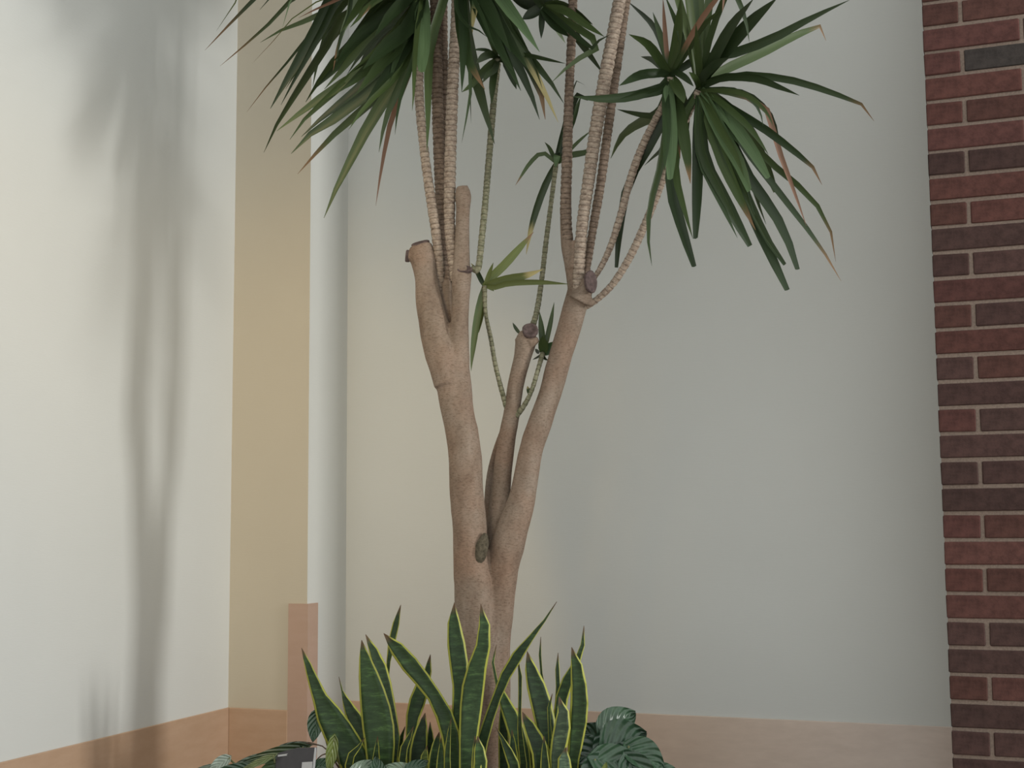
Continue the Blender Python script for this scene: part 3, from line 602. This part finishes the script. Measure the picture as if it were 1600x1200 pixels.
# ------------------------------------------------------------------ snake plants
SG = [(0.024, 0.050, 0.016), (0.019, 0.040, 0.014), (0.029, 0.060, 0.018)]
def snake_leaf(plant, rows, Y, lean=0.0, roll=0.0, tone=None, cup=0.18):
    """rows (x, y, width px) from tip to base in the frame; the leaf goes on down to the soil at the plant's foot."""
    foot = plant.location; pts = [];
    rows = [(x, y, wd*1.1) for x, y, wd in rows[::-1]]; n0 = len(rows)
    for i, (x, y, wd) in enumerate(rows):
        p = P(x, y, Y+lean*(i/(n0-1))); pts.append((*p, wd*mpp(p)/2))
    b0 = Vector(pts[0][:3]); f = foot+(b0-foot)*0.16; f.z = ZS-0.01
    r0 = max(pts[0][3], 0.008); pre = [(*f, r0*0.55), (*(f.lerp(b0, 0.5)), r0*0.8)]
    if b0.z > ZS+0.05: pts = pre+pts
    n = 14; S = cr_sample(pts, n); Q = [Vector(s[:3]) for s in S]; bm = bmesh.new(); uvl = bm.loops.layers.uv.verify(); R = []
    us = (-1, -0.5, 0, 0.5, 1)
    for i, p in enumerate(Q):
        T = (Q[min(i+1, n)]-Q[max(i-1, 0)]).normalized(); V = (CAM-p).normalized(); W = T.cross(V).normalized(); N = W.cross(T)
        a = roll; W2 = W*math.cos(a)+N*math.sin(a); N2 = W2.cross(T); wd = max(S[i][3], 0.0006)
        R.append(([bm.verts.new(p+W2*wd*u-N2*wd*cup*(1-u*u)*1.6) for u in us]+[bm.verts.new(p+W2*wd*u*0.96-N2*(wd*cup*(1-u*u)*1.6+min(0.003, wd*0.35))) for u in us[1:-1]], wd))
    def uv(i, k): 
        u = us[k] if k < 5 else us[k-4]
        return ((1-abs(u))*max(R[i][1], 0.017)*100, i/n)
    quads = [(0, 1), (1, 2), (2, 3), (3, 4), (4, 7), (7, 6), (6, 5), (5, 0)]
    for i in range(n):
        for a, b in quads:
            f_ = bm.faces.new((R[i][0][a], R[i][0][b], R[i+1][0][b], R[i+1][0][a])); f_.smooth = True
            for lp, (ii, kk) in zip(f_.loops, ((i, a), (i, b), (i+1, b), (i+1, a))): lp[uvl].uv = uv(ii, kk)
    j = rl.uniform(0.85, 1.2)
    from_bm('leaf', bm, M_snake, plant, color=tuple(x*j for x in (tone or rl.choice(SG))))
A = lambda *a: [(440+x/4, 900+y/4, wd/4) for x, y, wd in a]
B = lambda *a: [(740+x/4, 900+y/4, wd/4) for x, y, wd in a]
def snake_plant(x, Y, label):
    p = P(x, 1370, Y); p.z = ZS; o = empty('snake_plant', p); return tag(o, label, 'snake plant', 'snake plants around the trunk')
s1 = snake_plant(575, 2.80, 'snake plant with broad dark leaves fanning toward the pink corner trim')
snake_leaf(s1, A((125, 450, 0), (180, 600, 55), (230, 740, 80), (300, 880, 150), (390, 1040, 180), (470, 1200, 175)), 2.76, -0.03, 0.15)
snake_leaf(s1, A((358, 630, 0), (385, 740, 16), (430, 840, 75), (490, 960, 100), (540, 1100, 90)), 2.84, 0.02)
snake_leaf(s1, A((500, 400, 0), (525, 540, 80), (560, 700, 140), (590, 850, 175), (610, 1000, 180), (615, 1200, 150)), 2.77, 0.0, 0.1)
snake_leaf(s1, A((525, 365, 0), (580, 480, 60), (625, 600, 80), (665, 760, 70), (700, 930, 55), (720, 1060, 30)), 2.80, 0.02, -0.2)
snake_leaf(s1, A((520, 1010, 0), (470, 1090, 30), (420, 1180, 50)), 2.72, 0.0, 0.3)
snake_leaf(s1, A((745, 180, 0), (712, 310, 42), (685, 430, 42), (665, 560, 20), (660, 640, 14), (680, 850, 30), (690, 1000, 40)), 2.88, 0.03, 0.2)
s2 = snake_plant(660, 2.82, 'small snake plant with slim upright leaves left of the trunk')
snake_leaf(s2, A((930, 490, 0), (912, 600, 48), (870, 720, 90), (830, 840, 90), (810, 950, 60), (800, 1100, 40)), 2.86, 0.02)
snake_leaf(s2, A((897, 855, 0), (880, 940, 60), (860, 1050, 95), (850, 1200, 100)), 2.80, 0.01, 0.1, SG[1])
snake_leaf(s2, A((825, 940, 0), (785, 1040, 40), (755, 1150, 50)), 2.76, 0.0, 0.4)
snake_leaf(s2, A((985, 975, 0), (968, 1060, 55), (960, 1200, 85)), 2.76, 0.0)
snake_leaf(s2, A((910, 1060, 0), (895, 1120, 40), (890, 1200, 55)), 2.75, 0.0, 0.0, (0.09, 0.12, 0.03))
snake_leaf(s2, A((772, 940, 0), (745, 1030, 30), (735, 1160, 50)), 2.86, 0.0)
s3 = snake_plant(718, 2.76, 'snake plant in front of the trunk with two tall crossed yellow-edged leaves')
snake_leaf(s3, A((638, 358, 0), (700, 430, 75), (790, 540, 105), (880, 650, 95), (960, 760, 85), (1020, 880, 105), (1060, 1020, 110), (1075, 1200, 90)), 2.74, -0.03, 0.25)
snake_leaf(s3, A((1080, 165, 0), (1075, 260, 60), (1085, 380, 95), (1105, 520, 110), (1115, 700, 85), (1105, 900, 80), (1100, 1200, 90)), 2.76, -0.01)
snake_leaf(s3, A((1245, 175, 0), (1262, 270, 55), (1272, 380, 78), (1240, 500, 95), (1205, 640, 125), (1188, 780, 130), (1172, 950, 115), (1158, 1200, 90)), 2.73, -0.02, -0.1, (0.034, 0.066, 0.024))
snake_leaf(s3, A((1060, 890, 0), (1045, 1000, 26), (1035, 1200, 45)), 2.72, 0.0, 0.5)
snake_leaf(s3, A((1225, 1000, 0), (1235, 1080, 60), (1240, 1200, 80)), 2.70, 0.0)
s4 = snake_plant(800, 2.78, 'snake plant with a long twisted leaf leaning across the trunk')
snake_leaf(s4, B((520, 160, 0), (470, 240, 18), (415, 315, 14), (355, 390, 38), (270, 505, 70), (190, 640, 66), (130, 800, 55), (70, 980, 70), (30, 1200, 70)), 2.76, 0.03, 0.35)
snake_leaf(s4, B((142, 430, 0), (120, 540, 14), (150, 680, 22), (210, 820, 80), (270, 980, 100), (310, 1200, 95)), 2.80, 0.02)
snake_leaf(s4, B((278, 520, 0), (292, 650, 28), (288, 800, 20), (290, 1000, 35), (310, 1200, 50)), 2.77, 0.01, 0.5)
snake_leaf(s4, B((305, 850, 0), (345, 930, 65), (390, 1030, 95), (430, 1200, 110)), 2.74, 0.0)
snake_leaf(s4, B((140, 945, 0), (180, 1020, 25), (225, 1120, 60), (260, 1250, 70)), 2.72, 0.0, 0.3, SG[1])
s5 = snake_plant(880, 2.80, 'snake plant with bright yellow-edged leaves beside the quilted broad-leaved plant')
snake_leaf(s5, B((335, 470, 0), (358, 580, 70), (400, 720, 115), (435, 850, 120), (460, 1000, 110), (480, 1200, 85)), 2.78, 0.01)
snake_leaf(s5, B((420, 380, 0), (415, 500, 16), (428, 640, 14), (455, 800, 30), (480, 1000, 50)), 2.85, 0.02, 0.3)
snake_leaf(s5, B((528, 480, 0), (524, 590, 26), (528, 700, 26), (520, 850, 30), (520, 1050, 50)), 2.86, 0.02)
snake_leaf(s5, B((690, 310, 0), (684, 420, 24), (645, 540, 40), (580, 670, 70), (545, 800, 75), (535, 1000, 70)), 2.85, 0.02, -0.2)
snake_leaf(s5, B((613, 445, 0), (640, 540, 62), (657, 680, 92), (660, 830, 105), (645, 980, 95), (618, 1200, 65)), 2.76, -0.01, 0.1)
snake_leaf(s5, B((535, 755, 0), (560, 850, 70), (552, 960, 100), (530, 1080, 95), (520, 1200, 80)), 2.74, 0.0, -0.15, (0.042, 0.065, 0.036))
snake_leaf(s5, B((492, 735, 0), (470, 830, 24), (475, 950, 20), (490, 1200, 40)), 2.76, 0.0, 0.5)
snake_leaf(s5, B((578, 1070, 0), (565, 1130, 60), (570, 1220, 85)), 2.71, 0.0, 0.0, (0.09, 0.14, 0.09))

for pl_, x, y, wd, Y, dx in ((s1, 545, 1120, 16, 2.86, 8), (s1, 590, 1150, 14, 2.74, -6), (s1, 618, 1140, 12, 2.84, -4), (s2, 640, 1110, 14, 2.88, 4), (s2, 672, 1128, 16, 2.84, 2), (s2, 690, 1150, 14, 2.74, -3), (s3, 705, 1120, 16, 2.84, 3), (s3, 742, 1150, 16, 2.70, 5),
                           (s4, 785, 1090, 15, 2.86, 3), (s4, 800, 1140, 17, 2.74, 5), (s4, 823, 1125, 15, 2.84, 4), (s5, 850, 1150, 15, 2.72, 3), (s5, 868, 1130, 15, 2.84, 2), (s5, 905, 1150, 14, 2.82, -4)):
    snake_leaf(pl_, [(x, y, 0), (x+dx*0.3, y+28, wd*0.7), (x+dx*0.6, y+60, wd), (x+dx, 1225, wd)], Y, 0.0, rl.uniform(-0.4, 0.4))

# ------------------------------------------------------------------ broad-leaved plants
def broad_leaf(plant, x, y, Y, Lpx, Wpx, ang, tilt, tone, point=0.5, curl=0.25, stem=True):
    """ang: direction of the tip in the frame (deg, 0 = right, 90 = up); tilt: how far the blade leans back (deg)."""
    c = P(x, y, Y); s = mpp(c); a = math.radians(ang)
    Td = CR*math.cos(a)+CU*math.sin(a); Wd = CR*-math.sin(a)+CU*math.cos(a); N = -CF
    rt = math.radians(tilt); 
    # lean the blade about the horizontal frame axis so that it faces up as well as to the room
    rot = Matrix.Rotation(-rt, 3, CR); Td = rot @ Td; Wd = rot @ Wd; N = rot @ N
    L, W = Lpx*s, Wpx*s; bm = bmesh.new(); uvl = bm.loops.layers.uv.verify(); n = 9; R = []; us = (-1, -0.5, 0, 0.5, 1)
    for i in range(n+1):
        v = i/n; hw = W/2*max(0.02, (math.sin(math.pi*min(1, v**0.72))**0.75)*(1-0.25*point*v))
        back = L*0.10*(1-v)**4
        R.append([bm.verts.new(c+Td*(L*(v-0.45)-back*abs(u)*1.6)+Wd*hw*u+N*(W*0.16*abs(u)**1.5*(1 if curl > 0 else -1)-curl*L*(v-0.4)**2)) for u in us])
    for i in range(n):
        for k in range(4):
            f = bm.faces.new((R[i][k], R[i][k+1], R[i+1][k+1], R[i+1][k])); f.smooth = True
            for lp, (ii, kk) in zip(f.loops, ((i, k), (i, k+1), (i+1, k+1), (i+1, k))): lp[uvl].uv = (kk/4, ii/n)
    o = from_bm('leaf', bm, M_heart, plant, color=tone)
    if stem:
        b = c-Td*L*0.45; f = plant.location+Vector((rl.uniform(-.03, .03), rl.uniform(-.03, .03), 0)); m_ = b.lerp(f, 0.5)+Vector((0, 0, 0.05))-Td*0.01
        bm = bmesh.new(); tube(bm, [(*b, 0.0022), (*m_, 0.0026), (*f, 0.003)], 8, 6)
        from_bm('leaf_stalk', bm, M_stem, o)
def plant(name, x, Y, label, cat):
    p = P(x, 1370, Y); p.z = ZS; return tag(empty(name, p), label, cat)
HG, HG2 = (0.040, 0.085, 0.045), (0.030, 0.065, 0.036)
b1 = plant('broad_leaved_plant', 960, 2.84, 'low plant with glossy quilted dark green round leaves against the back wall', 'foliage plant')
for a in [(965, 1130, 2.84, 66, 56, 35, 35, HG, 0.3, 0.5), (975, 1158, 2.81, 70, 74, 20, 25, HG2, 0.4, 0.3), (1008, 1182, 2.80, 66, 54, -35, 40, HG, 0.4, 0.5), (965, 1192, 2.77, 80, 56, -10, 35, HG, 0.4, 0.3),
          (932, 1152, 2.85, 62, 50, 150, 20, HG2, 0.4, 0.3), (925, 1178, 2.80, 66, 54, 200, 35, HG2, 0.5, 0.3), (948, 1172, 2.80, 60, 50, 250, 30, HG2, 0.4, 0.3), (1040, 1215, 2.80, 66, 46, -15, 45, HG, 0.5, 0.4), (1000, 1216, 2.77, 80, 56, -60, 30, HG2, 0.5, 0.3), (930, 1212, 2.75, 76, 56, 230, 30, HG2, 0.5, 0.3), (945, 1199, 2.72, 16, 9, 70, 10, (0.16, 0.20, 0.05), 0.6, 0.1)]: broad_leaf(b1, *a)
b2 = plant('trailing_plant', 535, 2.78, 'small plant with a rounded leaf and a yellow-green leaf under the corner snake plant', 'foliage plant')
for a in [(493, 1134, 2.75, 46, 28, 262, 10, (0.05, 0.095, 0.055), 0.7, 0.2), (518, 1180, 2.72, 56, 20, 262, 10, (0.15, 0.19, 0.045), 0.7, 0.15), (505, 1196, 2.72, 40, 24, 20, 35, HG, 0.5, 0.2), (568, 1200, 2.70, 44, 26, 30, 50, (0.16, 0.22, 0.15), 0.5, 0.2), (625, 1204, 2.69, 46, 28, 160, 50, (0.16, 0.22, 0.15), 0.5, 0.2), (590, 1206, 2.70, 46, 30, 100, 40, HG, 0.5, 0.2), (650, 1200, 2.70, 40, 26, 30, 30, HG2, 0.5, 0.2)]: broad_leaf(b2, *a)
bm = bmesh.new(); tube(bm, px_path([(491, 1200, 2, 2.73), (495, 1188, 2, 2.73), (503, 1180, 2, 2.73), (512, 1177, 2, 2.73)]), 10, 6); from_bm('stem', bm, M_stem_d, b2)
bm = bmesh.new(); tube(bm, px_path([(472, 1160, 1.5, 2.80), (490, 1163, 2, 2.79), (508, 1169, 2, 2.78), (530, 1200, 3, 2.78)]), 10, 6); from_bm('stem', bm, M_stem_d, b2)
b3 = plant('low_leafy_plant', 420, 2.80, 'low plant of long lance-shaped leaves with one pale leaf beside the dark card', 'foliage plant')
for a in [(425, 1181, 2.76, 110, 24, 188+8, 25, (0.055, 0.085, 0.035), 0.8, 0.25), (464, 1165, 2.80, 56, 14, 8, 40, (0.10, 0.13, 0.10), 0.7, 0.3), (388, 1193, 2.74, 70, 22, 200, 40, (0.09, 0.13, 0.085), 0.7, 0.3), (343, 1194, 2.72, 36, 22, 215, 30, (0.30, 0.36, 0.30), 0.7, 0.2), (402, 1192, 2.70, 60, 12, 205, 20, (0.13, 0.16, 0.06), 0.8, 0.2), (360, 1206, 2.70, 60, 24, 190, 35, HG2, 0.6, 0.2), (425, 1200, 2.72, 60, 24, 210, 30, (0.05, 0.085, 0.03), 0.7, 0.2), (325, 1200, 2.74, 40, 12, 188, 40, (0.16, 0.20, 0.15), 0.8, 0.2), (452, 1176, 2.78, 56, 22, 185, 30, HG2, 0.7, 0.2)]: broad_leaf(b3, *a)

# dark card standing in the soil
cc = P(466, 1190, 2.72); card = empty('plant_card', (cc.x, cc.y, ZS)); tag(card, 'dark grey plastic card with a white panel standing among the low leaves', 'card')
def quad_slab(name, pts, Y, th, m, parent):
    q = [P(x, y, Y+d) for x, y, d in pts]; n = (q[1]-q[0]).cross(q[2]-q[0]).normalized()
    if n.y > 0: n = -n
    bm = bmesh.new(); f = [bm.verts.new(p) for p in q]; b = [bm.verts.new(p-n*th) for p in q]; k = len(q)
    bm.faces.new(f); bm.faces.new(b[::-1])
    for i in range(k): bm.faces.new((f[i], b[i], b[(i+1) % k], f[(i+1) % k]))
    bmesh.ops.recalc_face_normals(bm, faces=bm.faces); return from_bm(name, bm, m, parent)
quad_slab('card_face', [(432, 1177, 0.01), (462, 1169, 0.0), (493.5, 1168, -0.01), (487, 1225, -0.03), (428, 1225, -0.02)], 2.72, 0.004, M_card, card)
quad_slab('card_edge', [(493.5, 1168, -0.0105), (495.5, 1168.5, -0.005), (489.5, 1225, -0.025), (487, 1225, -0.0305)], 2.72, 0.003, M_white, card)
quad_slab('white_panel', [(472, 1191, -0.0155), (488, 1190, -0.019), (486, 1215, -0.03), (470, 1215, -0.027)], 2.718, 0.001, M_white, card)
quad_slab('silver_strip', [(434, 1179.5, 0.0085), (461, 1176, 0.0), (460, 1179, -0.001), (434, 1182.5, 0.006)], 2.717, 0.001, M_white, card)
bm = bmesh.new(); q = P(460, 1222, 2.70); tube(bm, [(q.x, q.y, q.z, 0.004), (q.x, q.y, ZS-0.02, 0.003)], 3, 6); from_bm('stake', bm, M_card, card)
